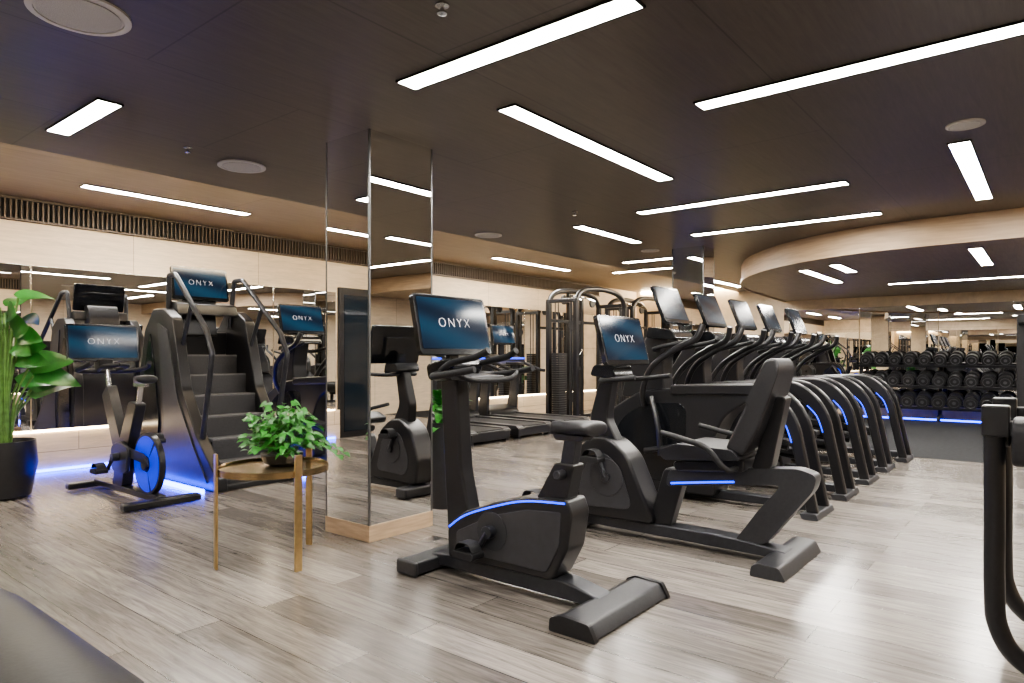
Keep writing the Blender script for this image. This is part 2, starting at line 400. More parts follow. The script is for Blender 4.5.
# LED strips
b = B(); b.box((1.9, YB - .095, .02), (4.6, .02, .025))
tag(b.obj('led_strip', BLUESOFT), 'blue LED strip along the foot of the wood wall', 'light')
b = B(); b.box((15.0, 1.7, .03), (.03, 2.8, .03))
tag(b.obj('led_strip.001', BLUERACK), 'blue LED strip under the dumbbell rack', 'light')
b = B(); b.box((6.8, YB - .09, .4365), (14.4, .015, .015))
tag(b.obj('led_strip.002', WARM), 'warm strip light along the wood ledge below the mirrors', 'light')

# columns
def column(x0, y0, sx, sy, z, label):
    r = root('mirrored_column', (x0 + sx / 2, y0 + sy / 2, 0), label, 'column')
    b = B(); b.box((0, 0, z / 2), (sx - .02, sy - .02, z)); b.obj('core', BLACK, r)
    b = B(); b.box((0, 0, .055), (sx + .02, sy + .02, .11)); b.obj('plinth', PLINTH, r, .003)
    for (cx, cy, dx, dy) in [(0, -sy / 2, sx - .006, .012), (0, sy / 2, sx - .006, .012), (-sx / 2, 0, .012, sy - .006), (sx / 2, 0, .012, sy - .006)]:
        b = B()
        b.box((cx, cy, .11 + (z - .11) / 2), (dx, dy, z - .11)); b.obj('mirror_panel', MIRROR, r, .002)
    for s1 in (-1, 1):
        for s2 in (-1, 1):
            b = B(); b.box((s1 * (sx / 2 + .001), s2 * (sy / 2 + .001), .11 + (z - .11) / 2), (.014, .014, z - .11)); b.obj('edge_trim', EDGE, r)
    return r
column(2.90, 3.55, .57, .46, CZ, 'square column clad in mirror on a low wood plinth')
column(8.85, 3.75, .36, .45, CZ, 'square mirror-clad column behind the row of ellipticals')

# ceiling lights
def bar(x0, y0, x1, y1, z, w=0.125):
    L = max(abs(x1 - x0), abs(y1 - y0)); al = abs(x1 - x0) > abs(y1 - y0)
    r = root('ceiling_light', ((x0 + x1) / 2, (y0 + y1) / 2, z), 'long slim rectangular recessed LED light in the dark ceiling', 'ceiling light', 'linear ceiling lights')
    dx, dy = (L, w) if al else (w, L)
    b = B()
    for s in (-1, 1):
        b.box((0, s * (dy / 2 + .005), -.006), (dx + .02, .010, .012)); b.box((s * (dx / 2 + .005), 0, -.006), (.010, dy + .02, .012))
    b.obj('light_frame', BLACK, r)
    b = B(); b.box((0, 0, -.006), (dx, dy, .010)); b.obj('diffuser', LIGHT, r)
bars = [(2.55, 1.38, 2.55, 2.80, CZ), (3.87, -.7, 3.87, 1.66, CZ), (3.16, 2.58, 5.30, 2.58, CZ), (6.37, 1.4, 6.37, 3.40, CZ), (7.95, 1.42, 7.95, 3.5, CZ),
        (6.57, 4.3, 8.0, 4.3, CZ), (8.65, 7.33, 10.85, 7.33, CZ2), (2.49, 7.34, 4.2, 7.34, CZ2), (1.62, 4.36, 1.62, 5.22, CZ), (5.67, .52, 7.85, .52, CZ),
        (9.3, .7, 11.1, .7, 2.475), (10.15, 2.8, 12.2, 2.8, 2.475), (9.8, 2.3, 10.8, 2.3, 2.475), (10.65, 5.0, 10.65, 6.2, CZ), (9.6, 4.15, 9.6, 5.4, CZ), (12.5, 5.3, 14.5, 5.3, CZ),
        (.2, -1.2, .2, 1.2, CZ), (3.0, -2.2, 5.2, -2.2, CZ), (7.4, -2.5, 7.4, -.5, CZ), (-1.4, 2.0, -1.4, 4.5, CZ), (-.8, 7.34, 1.0, 7.34, CZ2), (13, .2, 13, 2.2, 2.475), (11.5, -2, 13.5, -2, 2.475)]
for q in bars: bar(*q)

def speaker(x, y, z, r):
    b = B(); b.lathe([(r * .86, -.006), (r * .86, -.012), (r, -.010), (r, 0)], (0, 0, 0), 40)
    o = b.obj('ceiling_speaker', SPKR, loc=(x, y, z)); tag(o, 'round pale flush ceiling speaker with perforated grille', 'speaker', 'ceiling speakers')
    b = B(); b.lathe([(r * .8, -.013), (r * .8, -.010)], (0, 0, 0), 40); b.obj('grille', SPK, o)
speaker(1.12, 3.34, CZ, .2); speaker(2.83, 5.03, CZ, .18); speaker(5.27, .45, CZ, .11); speaker(6.37, 5.5, CZ, .17); speaker(8.75, 4.5, CZ, .13)
for (x, y) in [(2.07, 2.05), (2.33, 4.88), (5.9, 3.9)]:
    b = B(); b.lathe([(.008, -.045), (.022, -.04), (.022, -.034), (.009, -.03), (.009, -.008), (.03, -.006), (.03, 0.002)], (0, 0, 0), 18)
    tag(b.obj('sprinkler_head', STEEL, loc=(x, y, CZ)), 'small metal fire sprinkler head hanging from the ceiling', 'sprinkler', 'ceiling sprinklers')

# ------------------------------------------------------------------ upright bike
def upright_bike(loc):
    r = root('upright_bike', loc, 'black upright exercise bike with ONYX screen, beside the mirrored column', 'exercise bike')
    b = B(); b.box((0, .60, .045), (.46, .15, .075)); b.box((-.24, .6, .045), (.03, .165, .085)); b.box((.24, .6, .045), (.03, .165, .085)); b.obj('front_foot', GREY, r, .018)
    b = B(); b.prism(rnd([(-.71, .005), (-.48, .005), (-.485, .055), (-.53, .075), (-.67, .068)], .012, 3), -.34, .34); b.obj('rear_foot', GREY, r, .008)
    b = B(); b.sidepair(rnd([(-.72, .0), (-.47, .0), (-.475, .06), (-.53, .082), (-.68, .075)], .012, 3), .335, .365); b.obj('foot_end_cap', BLACK, r, .006)
    b = B(); b.prism(rnd([(-.56, .025), (.6, .03), (.6, .09), (.3, .12), (-.35, .12), (-.56, .075)], .03), -.065, .065); b.obj('frame_beam', MET, r, .012)
    sh = [(.43, .10), (.44, .26), (.31, .375), (.11, .45), (-.12, .51), (-.38, .53), (-.41, .46), (-.38, .28), (-.29, .11, .04)]
    b = B(); b.prism(rnd(sh, .02), -.085, .085); b.obj('shroud', BLACK, r, .014)
    b = B(); b.sidepair(rnd([(.36, .15), (.36, .26), (.10, .385), (-.14, .45), (-.35, .465), (-.34, .30), (-.26, .15)], .02), .085, .091); b.obj('side_panel', PANEL, r, .003)
    b = B(); b.tube([(.087, .42, .275), (.087, .30, .355), (.087, .10, .430), (.087, -.12, .490), (.087, -.37, .511)], .0048, 6, 5, mir=True); b.obj('light_line', BLUE, r)
    b = B(); b.prism(rnd([(.24, .12), (.46, .12), (.49, .5), (.53, 1.12), (.40, 1.16), (.36, .6), (.31, .4)], .04), -.055, .055); b.obj('console_mast', BLACK, r, .018)
    b = B(); b.prism(rnd([(.56, 1.10), (.58, 1.19), (.42, 1.23), (.34, 1.19), (.40, 1.10)], .03), -.12, .12); b.box((0, .48, 1.22), (.08, .04, .12)); b.obj('console_pod', GLOSS, r, .012)
    b = B(); b.tube([(0, .45, 1.15), (.14, .45, 1.14), (.25, .38, 1.13), (.27, .20, 1.15), (.25, .08, 1.17)], .018, 10, 5, mir=True)
    b.tube([(.1, .48, 1.15), (.13, .36, 1.2), (.13, .18, 1.235), (.12, .10, 1.27)], .019, 10, 5, mir=True)
    b.tube([(-.27, .20, 1.15), (-.15, .18, 1.11), (.15, .18, 1.11), (.27, .20, 1.15)], .015, 10, 5); b.obj('handlebar', RUB, r)
    b = B(); b.prism(rnd([(.2, 1.10), (.36, 1.11), (.36, 1.14), (.2, 1.13)], .01), -.14, .14); b.obj('accessory_tray', GREY, r, .008)
    monitor(r, (0, .48, 1.415), 12, .59, .35)
    b = B(); b.prism(rnd([(-.14, .46), (-.34, .46), (-.40, .70), (-.28, .70)], .02), -.05, .05); b.obj('seat_tube', BLACK, r, .012)
    b = B(); b.prism(rnd([(-.295, .66), (-.37, .66), (-.41, .86), (-.335, .86)], .012), -.032, .032); b.cyl((-.11, -.335, .65), (.0, -.335, .65), .022); b.obj('seat_post', MET, r, .008)
    b = B(); b.prism(rnd([(-.44, .815), (-.28, .815), (-.26, .845), (-.46, .845)], .015), -.045, .045); b.obj('seat_clamp', BLACK, r, .006)
    saddle(r, (0, -.37, .875), .29, .24)
    b = B(); b.cyl((-.09, .10, .30), (-.094, .10, .30), .105, 32); b.cyl((.09, .10, .30), (.094, .10, .30), .105, 32); b.obj('side_panel', GREY, r, .003)
    pedal(r, -1, (.10, .30), (.17, .19)); pedal(r, 1, (.10, .30), (.03, .42))
    return r
UB = upright_bike((2.84, 2.25, 0))

# ------------------------------------------------------------------ recumbent bike
def recumbent(loc):
    r = root('recumbent_bike', loc, 'black recumbent exercise bike with padded backrest seat and ONYX screen', 'exercise bike')
    b = B(); b.box((0, .69, .05), (.48, .14, .09)); b.obj('front_foot', GREY, r, .02)
    b = B(); b.prism(rnd([(-.86, .0), (-.66, .0), (-.67, .06), (-.71, .08), (-.82, .072)], .015, 3), -.37, .37); b.obj('rear_foot', GREY, r, .012)
    b = B(); b.prism(rnd([(-.75, .035), (.65, .05), (.65, .12), (-.3, .12), (-.55, .11), (-.78, .08)], .03), -.075, .075); b.obj('frame_beam', MET, r, .012)
    b = B(); b.prism(rnd([(.74, .10), (.78, .30), (.68, .58), (.54, .68), (.40, .67), (.26, .56), (.16, .34), (.06, .12)], .06), -.11, .11); b.obj('shroud', BLACK, r, .022)
    b = B(); b.sidepair(rnd([(.62, .18), (.66, .32), (.55, .55), (.42, .57), (.3, .45), (.22, .2)], .07), .11, .116); b.cyl((-.116, .42, .40), (-.122, .42, .40), .13, 32); b.obj('side_panel', PANEL, r, .003)
    b = B(); b.prism(rnd([(.36, .62), (.58, .62), (.60, .8), (.50, 1.14), (.40, 1.14), (.46, .8)], .05), -.05, .05); b.obj('console_mast', BLACK, r, .015)
    b = B(); b.prism(rnd([(.34, 1.08), (.55, 1.10), (.52, 1.18), (.36, 1.18)], .03), -.13, .13); b.box((0, .44, 1.2), (.08, .04, .12)); b.obj('console_pod', GLOSS, r, .01)
    b = B(); b.tube([(0, .46, 1.08), (.16, .44, 1.07), (.27, .3, 1.08), (.26, .12, 1.10)], .017, 10, 5, mir=True); b.obj('handlebar', RUB, r)
    monitor(r, (0, .36, 1.345), 14, .60, .35)
    b = B(); b.prism(rnd([(-.02, .49), (-.5, .55), (-.84, .58), (-.94, .55, .04), (-.92, .46), (-.64, .10), (-.46, .10), (-.60, .30), (-.74, .47), (-.44, .44), (-.0, .38)], .035), -.06, .06); b.obj('rear_frame', GREY, r, .016)
    b = B(); b.prism(rnd([(-.02, .10), (.14, .10), (.02, .50), (-.14, .50)], .04), -.05, .05); b.prism(rnd([(-.55, .54), (-.1, .50), (-.08, .56), (-.55, .62)], .03), -.14, .14); b.obj('seat_carriage', BLACK, r, .015)
    b = B(); b.prism(rnd([(-.06, .58), (-.03, .64), (-.15, .69), (-.5, .68), (-.56, .62)], .03), -.23, .23); b.obj('seat', VINYL, r, .03)
    b = B(); b.prism(rnd([(-.45, .68), (-.56, .64), (-.65, .80), (-.76, 1.16), (-.74, 1.23), (-.67, 1.22), (-.57, .94)], .03), -.20, .20)
    for v in b.bm.verts:
        if v.co.z > 1.05: v.co.x *= 1 - (v.co.z - 1.05) * 1.5
    b.obj('backrest', VINYL, r, .028)
    b = B(); b.prism(rnd([(-.56, .55), (-.68, .56), (-.77, 1.0), (-.70, 1.0)], .03), -.06, .06); b.obj('backrest_support', BLACK, r, .01)
    b = B(); b.tube(bent([(.05, -.5, .56), (.30, -.5, .56), (.30, -.38, .70), (.29, -.08, .76)], .07), .018, 10, 1, mir=True); b.obj('seat_handle', RUB, r)
    b = B(); b.tube([(.066, -.04, .405), (.066, -.25, .435), (.066, -.46, .462)], .007, 6, 4, mir=True); b.obj('light_line', BLUE, r)
    pedal(r, -1, (.42, .40), (.48, .53)); pedal(r, 1, (.42, .40), (.36, .27))
    return r
recumbent((4.17, 2.0, 0))

# ------------------------------------------------------------------ elliptical
def elliptical(loc, text, label, group):
    r = root('elliptical_trainer', loc, label, 'elliptical trainer', group)
    b = B(); b.prism(rnd([(.95, .06), (.98, .4), (.85, .76), (.55, .93), (.05, .98), (-.40, .97), (-.46, .90), (-.22, .74), (-.08, .42), (-.16, .06)], .09), -.16, .16); b.obj('shroud', BLACK, r, .025)
    b = B(); b.sidepair(rnd([(.82, .14), (.86, .4), (.74, .68), (.5, .82), (.10, .84), (.12, .4), (.08, .14)], .12), .16, .168); b.obj('side_panel', GLOSS, r, .004)
    pts = bent([(0, .25, .945), (0, -.54, .975), (0, -.77, .74), (0, -.92, .03)], .16, 8)
    arch = [(p[1], p[2]) for p in pts]
    b = B(); b.band(arch, lambda t: .085 + .035 * math.sin(math.pi * min(1, t)), .12, .185, 1); b.obj('arched_frame', BLACK, r, .018)
    b = B(); b.tube([(.188, -.64, .80), (.188, -.72, .71), (.188, -.77, .57)], .0045, 6, 4, mir=True); b.obj('light_line', BLUE, r)
    b = B(); b.prism(rnd([(-.98, .0), (-.86, .0), (-.84, .045), (-.96, .05)], .015, 3), -.24, .24); b.obj('rear_foot', GREY, r, .012)
    b = B(); b.box((0, .9, .04), (.62, .14, .08)); b.box((0, 0, .065), (.1, 1.8, .07)); b.obj('base_frame', MET, r, .012)
    b = B()
    for s, dz in ((-1, .12), (1, -.04)):
        b.tube([(s * .26, .45, .35 + dz * .5), (s * .26, .0, .36 + dz), (s * .26, -.50, .30 + dz)], .026, 8, 4)
        b.tube([(s * .26, .3, .38), (s * .26, .32, .62), (s * .2, .42, .88)], .024, 8, 4)
    b.obj('pedal_arm', BLACK, r)
    for s, dz in ((-1, .12), (1, -.04)):
        b = B(); b.prism(rnd([(-.52, .33 + dz), (-.18, .36 + dz), (-.16, .46 + dz), (-.21, .41 + dz), (-.52, .375 + dz)], .01), s * .265 - .065, s * .265 + .065); b.obj('footplate', RUB, r, .006)
    b = B(); b.prism(rnd([(.34, .88), (.78, .86), (.72, 1.1), (.48, 1.48), (.30, 1.46), (.36, 1.15)], .05), -.10, .10); b.obj('console_mast', BLACK, r, .018)
    b = B(); b.prism(rnd([(.18, 1.38), (.48, 1.40), (.46, 1.50), (.22, 1.47)], .03), -.19, .19); b.box((0, .38, 1.52), (.1, .04, .12)); b.obj('console_pod', GLOSS, r, .012)
    b = B(); b.tube([(.08, .4, 1.3), (.22, .38, 1.3), (.27, .24, 1.33), (.24, .02, 1.37), (.2, -.02, 1.4)], .020, 10, 5, mir=True); b.obj('fixed_handlebar', RUB, r)
    b = B(); b.tube([(.17, .5, .80), (.27, .46, .95), (.33, .34, 1.15), (.34, .12, 1.3), (.33, -.05, 1.38), (.30, -.1, 1.50)], .027, 10, 5, mir=True); b.obj('moving_handle', BLACK, r)
    if text: monitor(r, (0, .33, 1.68), 14, .60, .36)
    else: monitor(r, (0, .33, 1.69), 22, .50, .35, False)
    return r
EL = elliptical((5.6, 2.35, 0), False, 'black elliptical trainer with flat-topped curved rear frame', 'row of elliptical trainers')
for i, x in enumerate([6.5, 7.4, 8.3]): copy_thing(EL, (x, 2.35, 0))
copy_thing(EL, (9.2, 2.30, 0))
elliptical((4.75, 6.75, 0), True, 'black elliptical trainer with ONYX screen beside the stair climber', 'trainers by the mirror wall')

# ------------------------------------------------------------------ stair climber
def climber(loc):
    r = root('stair_climber', loc, 'tall black stair climber machine with grey steps, handrails and ONYX screen', 'stair climber')
    b = B(); b.sidepair(rnd([(-.78, .0), (-.76, .14), (-.38, .50), (-.10, .92), (.10, 1.62), (.28, 1.72), (.52, 1.72), (.72, 1.5), (.86, .9), (.88, .0)], .03), .33, .44); b.obj('side_shroud', BLACK, r, .014)
    b = B(); b.sidepair(rnd([(-.62, .07), (-.36, .38), (-.04, .82), (.18, 1.50), (.40, 1.58), (.32, 1.1), (.24, .6), (.32, .07)], .03), .44, .452); b.obj('side_panel', PANEL, r, .006)
    b = B(); b.sidepair(rnd([(.42, .08), (.36, .6), (.48, 1.2), (.56, 1.48), (.74, .9), (.78, .08)], .03), .44, .456); b.obj('side_panel', GLOSS, r, .006)
    b = B(); b.prism(rnd([(.50, .05), (.78, .05), (.76, .95), (.66, 1.5), (.46, 1.5), (.50, 1.2)], .04), -.33, .33); b.obj('rear_housing', BLACK, r, .015)
    for k in range(6):
        b = B(); y = -.56 + .185 * k; z = .24 + .20 * k
        b.box((0, y, z), (.65, .21, .028)); b.mi = 1; b.box((0, y - .1, z - .10), (.65, .016, .20)); 
        b.obj('step', [STEPM, RISER], r, .004)
    b = B(); b.prism(rnd([(-.74, .0), (.7, .0), (.7, .1), (-.55, .1), (-.74, .06)], .02), -.33, .33); b.obj('base', BLACK, r, .01)
    b = B(); b.tube(bent([(.33, .42, 1.55), (.35, .36, 2.06), (.36, .20, 2.06), (.385, -.48, 1.48), (.39, -.60, 1.26), (.385, -.40, .44)], .03), .026, 10, 1, mir=True)
    b.tube(bent([(.37, -.16, 1.74), (.36, .14, 1.15)], .03), .022, 8, 1, mir=True); b.obj('handrail', MET, r)
    b = B(); b.prism(rnd([(.4, 1.45), (.66, 1.45), (.6, 1.75), (.52, 1.9), (.42, 1.88), (.44, 1.7)], .03), -.18, .18); b.prism(rnd([(.22, 1.66), (.5, 1.7), (.48, 1.82), (.26, 1.78)], .02), -.32, .32); b.obj('console_pod', BLACK, r, .012)
    monitor(r, (0, .42, 2.0), 10, .60, .35)
    b = B(); b.box((-.53, .0, .018), (.03, 1.4, .036)); b.box((.53, .0, .018), (.03, 1.4, .036)); b.obj('added_blue_strip', BLUEGLOW, r)  # strips added to throw blue light onto the side panels
    return r
climber((3.51, 6.66, 0))

# ------------------------------------------------------------------ spin bike
def spin(loc):
    r = root('spin_bike', loc, 'black indoor cycling bike with blue glow-painted flywheel and ONYX screen', 'exercise bike')
    b = B(); b.box((0, -.66, .04), (.62, .10, .06)); b.obj('rear_foot', BLACK, r, .018)
    b = B(); b.box((0, .68, .04), (.52, .10, .06)); b.obj('front_foot', BLACK, r, .018)
    b = B(); b.prism(rnd([(-.64, .035), (.66, .035), (.66, .09), (-.64, .09)], .02), -.045, .045)
    b.prism(rnd([(.02, .08), (.24, .08), (.13, .42), (-.11, .85), (-.27, .83), (-.06, .38)], .04), -.045, .045)
    b.obj('frame', BLACK, r, .010)
    b = B(); b.prism(rnd([(-.04, .30), (.12, .22), (.48, .88), (.36, .98)], .03), -.04, .04)
    b.sidepair(rnd([(-.54, .32), (-.44, .42), (.0, .46), (.04, .38), (-.4, .34)], .02), .045, .055)
    b.obj('front_frame', MET, r, .010)
    b = B(); b.cyl((-.024, -.42, .33), (.024, -.42, .33), .26, 40); fw = b.obj('flywheel', BLACK, r, .006)
    for s in (-1, 1):
        b = B()
        for k in range(3):
            a0 = k * math.tau / 3 + .25; a1 = a0 + 1.95; N = 14
            prof = [(-.42 + .235 * math.cos(a0 + (a1 - a0) * i / N), .33 + .235 * math.sin(a0 + (a1 - a0) * i / N)) for i in range(N + 1)] + \
                   [(-.42 + .07 * math.cos(a1 - (a1 - a0) * i / N), .33 + .07 * math.sin(a1 - (a1 - a0) * i / N)) for i in range(N + 1)]
            b.prism(prof, min(s * .023, s * .027), max(s * .023, s * .027))
        b.obj('blue_glow_arc', WHEELGLOW, fw)  # arcs stand in for the blue glow on the wheel
        b = B(); b.cyl((s * .018, -.42, .33), (s * .05, -.42, .33), .055, 20); b.obj('wheel_hub', GREY, fw, .004)
    b = B(); b.sidepair(rnd([(-.14, .22), (.16, .22), (.18, .44), (.0, .50), (-.20, .44)], .06), .045, .08); b.obj('drive_cover', GREY, r, .01)
    b = B(); b.tube([(0, -.2, .78), (0, -.26, .98)], .024, 10, 1); b.box((0, -.26, .99), (.04, .22, .03)); b.obj('seat_post', STEEL, r)
    saddle(r, (0, -.27, 1.035), .27, .2)
    b = B(); b.tube([(0, .38, .88), (0, .46, 1.10)], .026, 10, 1); b.obj('handlebar_post', STEEL, r)
    b = B(); b.tube([(0, .46, 1.10), (.14, .46, 1.10), (.26, .42, 1.11), (.27, .25, 1.14), (.24, .14, 1.18)], .021, 10, 5, mir=True); b.tube([(.08, .45, 1.11), (.1, .26, 1.15), (0, .20, 1.16)], .018, 8, 5, mir=True); b.obj('handlebar', RUB, r)
    b = B(); b.box((0, .54, 1.16), (.12, .12, .10)); b.box((0, .59, 1.26), (.09, .03, .2)); b.obj('monitor_arm', BLACK, r, .01)
    monitor(r, (0, .56, 1.36), 8, .62, .35)
    pedal(r, -1, (.0, .36), (.1, .24)); pedal(r, 1, (.0, .36), (-.1, .48))
    return r
spin((2.52, 6.38, 0))

# ------------------------------------------------------------------ treadmill
def treadmill(loc):
    r = root('treadmill', loc, 'black treadmill with wide deck, handrails and ONYX screen', 'treadmill', 'treadmills facing the mirror wall')
    b = B(); b.box((0, -.2, .11), (.86, 1.7, .14)); b.obj('deck', BLACK, r, .02)
    b = B(); b.box((0, -.27, .185), (.56, 1.54, .014)); b.obj('belt', RUB, r, .004)
    b = B(); b.sidepair(rnd([(-1.06, .15), (.55, .15), (.55, .215), (-1.0, .20)], .01), .29, .44); b.obj('side_rail', GREY, r, .008)
    b = B(); b.box((-.38, -.98, .03), (.06, .1, .06)); b.box((.38, -.98, .03), (.06, .1, .06)); b.box((0, .5, .03), (.8, .5, .06)); b.obj('base_foot', BLACK, r, .006)
    b = B(); b.prism(rnd([(.42, .1), (.95, .05), (.98, .2), (.8, .36), (.48, .28)], .06), -.42, .42); b.obj('motor_cover', BLACK, r, .03)
    b = B(); b.sidepair(rnd([(.53, .1), (.77, .1), (.68, .6), (.57, 1.2), (.42, 1.2), (.50, .6)], .05), .37, .44); b.obj('upright', MET, r, .015)
    b = B(); b.prism(rnd([(.3, 1.08), (.62, 1.12), (.6, 1.28), (.36, 1.18)], .04), -.43, .43); b.box((0, .56, 1.32), (.14, .05, .25)); b.obj('console_pod', BLACK, r, .02)
    b = B(); b.tube([(.4, .5, 1.14), (.4, .3, 1.1), (.4, .0, 1.0), (.4, -.12, .98)], .028, 10, 5, mir=True); b.tube([(-.2, .28, 1.12), (0, .2, 1.12), (.2, .28, 1.12)], .018, 8, 5); b.obj('handrail', RUB, r)
    b = B(); b.tube([(-.35, .3, 1.2), (.35, .3, 1.2)], .012, 6, 1); b.obj('light_line', BLUE, r)
    monitor(r, (0, .52, 1.62), 10, .62, .36)
    return r
TM = treadmill((7.25, 7.25, 0))
copy_thing(TM, (8.3, 7.25, 0)); copy_thing(TM, (9.4, 7.25, 0))

# ------------------------------------------------------------------ cable machine
def cable(loc):
    r = root('cable_machine', loc, 'tall black dual cable crossover machine with arched top and weight stacks', 'weight machine')
    b = B(); W = .88
    for sx in (-W, W):
        for sy in (-.3, .3): b.box((sx, sy, 1.15), (.10, .08, 2.2))
        b.box((sx, 0, .04), (.14, .9, .08)); b.box((sx, 0, 2.25), (.09, .68, .07))
    for sy in (-.3, .3): b.tube([(-W, sy, 2.2), (-W + .1, sy, 2.36), (-W + .35, sy, 2.46), (0, sy, 2.50), (W - .35, sy, 2.46), (W - .1, sy, 2.36), (W, sy, 2.2)], .05, 10, 5)
    for sx in (-.22, .22): b.box((sx, .3, 1.22), (.09, .07, 2.44))
    b.box((0, .3, .05), (2 * W, .07, .07)); b.box((0, .3, 1.9), (2 * W, .06, .06)); b.box((0, .3, 1.0), (.44, .05, .05)); b.obj('frame', BLACK, r, .012)
    for sx in (-W, W):
        s = 1 if sx > 0 else -1
        b = B()
        for k in range(28): b.box((sx - s * .05, .1, .14 + k * .042), (.26, .16, .038))
        b.obj('weight_stack', WPLATE, r, .003)
        b = B(); b.cyl((sx - .05, .12, .1), (sx - .05, .12, 2.22), .01, 8); b.cyl((sx + .05, .12, .1), (sx + .05, .12, 2.22), .01, 8)
        b.cyl((sx, -.2, .1), (sx, -.2, 2.22), .022, 12); b.obj('guide_rod', MET, r)
        b = B(); b.cyl((sx - .02, -.24, 1.8), (sx + .02, -.24, 1.8), .09, 20); b.cyl((sx - .02, -.24, .5), (sx + .02, -.24, .5), .09, 20); b.obj('pulley', GREY, r, .004)
        b = B(); b.cyl((s * .5, .2, 2.3), (s * .5, .24, 2.3), .09, 20); b.obj('pulley', GREY, r, .004)
        b = B(); b.cyl((sx, -.3, 1.8), (sx - s * .1, -.36, 1.35), .005, 6); b.obj('cable', BLACK, r)
        b = B(); x = sx - s * .1; b.tube([(x, -.36, 1.35), (x - .07, -.36, 1.24), (x + .07, -.36, 1.24)], .008, 6, 1, closed=True); b.obj('pull_handle', STEEL, r)
    b = B(); b.tube([(-.25, -.02, 2.3), (-.2, .25, 2.4), (.2, .25, 2.4), (.25, -.02, 2.3)], .018, 8, 5); b.obj('chin_up_bar', STEEL, r)
    return r
CM = cable((11.05, 7.0, 0))
copy_thing(CM, (13.5, 7.2, 0), 'tall black cable machine near the far wood wall')

def weight_tree(loc):
    r = root('weight_plate_tree', loc, 'black upright weight plate tree holding round plates', 'weight rack')
    b = B(); b.box((0, 0, .04), (.6, .12, .06)); b.box((0, 0, .04), (.12, .6, .06)); b.box((0, 0, .75), (.07, .07, 1.45))
    for z in (.4, .8, 1.2): b.cyl((-.26, 0, z), (.26, 0, z), .02, 10)
    b.obj('frame', BLACK, r, .008)
    for z, rr in ((.4, .21), (.8, .19), (1.2, .15)):
        for s in (-1, 1):
            b = B(); b.cyl((s * .07, 0, z - .0), (s * .12, 0, z - .0), rr, 32); b.cyl((s * .13, 0, z), (s * .17, 0, z), rr * .9, 32); b.obj('weight_plate', WPLATE, r, .006)
    return r
weight_tree((10.6, 5.6, 0))
copy_thing(bpy.data.objects['weight_plate_tree'], (12.4, 5.5, 0))

# ------------------------------------------------------------------ dumbbell rack
RY = 1.7
r = root('dumbbell_rack', (15.2, RY, 0.005), 'long black three-tier dumbbell rack below the mirror', 'dumbbell rack')
b = B()
for y in (-1.40, 0, 1.40):
    b.prism(rnd([(-.25, .0), (.25, .0), (.25, .08), (.05, .12), (.28, 1.12), (.2, 1.14), (-.06, .12), (-.25, .08)], .02), y - .03, y + .03, 'y')
b.obj('rack_upright', BLACK, r, .008)
tiers = [(.26, -.14), (.66, -.04), (1.06, .06)]
for z, x in tiers:
    b = B(); R = Matrix.Rotation(math.radians(-14), 3, 'Y')
    b.box((x - .1, 0, z - .02), (.07, 2.88, .03), R); b.box((x + .1, 0, z + .03), (.07, 2.88, .03), R); b.box((x - .16, 0, z - .02), (.012, 2.88, .05), R); b.obj('shelf', BLACK, r, .004)
bd = B(); 
for s in (-1, 1):
    bd.cyl((s * .07, 0, 0), (s * .20, 0, 0), .120, 20)
bd.mi = 1; bd.cyl((-.08, 0, 0), (.08, 0, 0), .017, 12); bd.mi = 2
for s in (-1, 1): bd.tube([(s * .201, .08 * math.cos(a), .08 * math.sin(a)) for a in [2 * math.pi * k / 20 for k in range(20)]], .005, 6, 1, closed=True); bd.cyl((s * .20, 0, 0), (s * .204, 0, 0), .03, 20)
DBM = bd.obj('dumbbell', [noisy(mat('dumbbell_rubber', (.014, .014, .016), .45), 60, .2), STEEL, noisy(mat('dumbbell_cap', (.16, .16, .17), .3, .8), 20, .1)], bevel=.012)
tag(DBM, 'round black rubber dumbbell with steel end discs on the rack', 'dumbbell', 'dumbbells on the rack')
first = True
for z, x in tiers:
    for k in range(11):
        sc = .90 if z > 1 else (.96 if z > .5 else 1.0)
        d = DBM if first else DBM.copy()
        if not first: COL.objects.link(d)
        first = False
        d.location = (15.2 + x, RY - 1.27 + k * .254, z + .017 + .12 * sc + .012); d.rotation_euler = (0, math.radians(-14), 0); d.scale = (sc,) * 3

# ------------------------------------------------------------------ side table
TX, TY = 2.30, 3.72
r = root('side_table', (TX, TY, 0), 'round brass tray side table with flat gold legs', 'table')
b = B(); b.lathe([(.0001, .545), (.31, .545), (.31, .557), (.0001, .557)], (0, 0, 0), 56, cap=False); tt = b.obj('table_top', BRONZE, r)
b = B(); b.lathe([(.31, .539), (.326, .539), (.326, .577), (.318, .577), (.31, .559), (.31, .539)], (0, 0, 0), 56, cap=False); b.obj('rim', BRONZED, tt)
for a in (262, 166, 17):
    a = math.radians(a); b = B()
    b.box((.333 * math.cos(a), .333 * math.sin(a), .335), (.014, .044, .67), Matrix.Rotation(a, 3, 'Z')); b.obj('table_leg', BRASS, r, .002)
r = root('potted_pothos', (TX + .09, TY + .05, .558), 'bushy trailing green pothos in a small dark bowl on the table', 'potted plant')
b = B(); b.lathe([(.07, 0), (.11, .02), (.13, .07), (.125, .08), (.11, .07), (.0001, .065)], (0, 0, 0), 28); b.obj('pot', POT, r)
b = B(); bs = B()
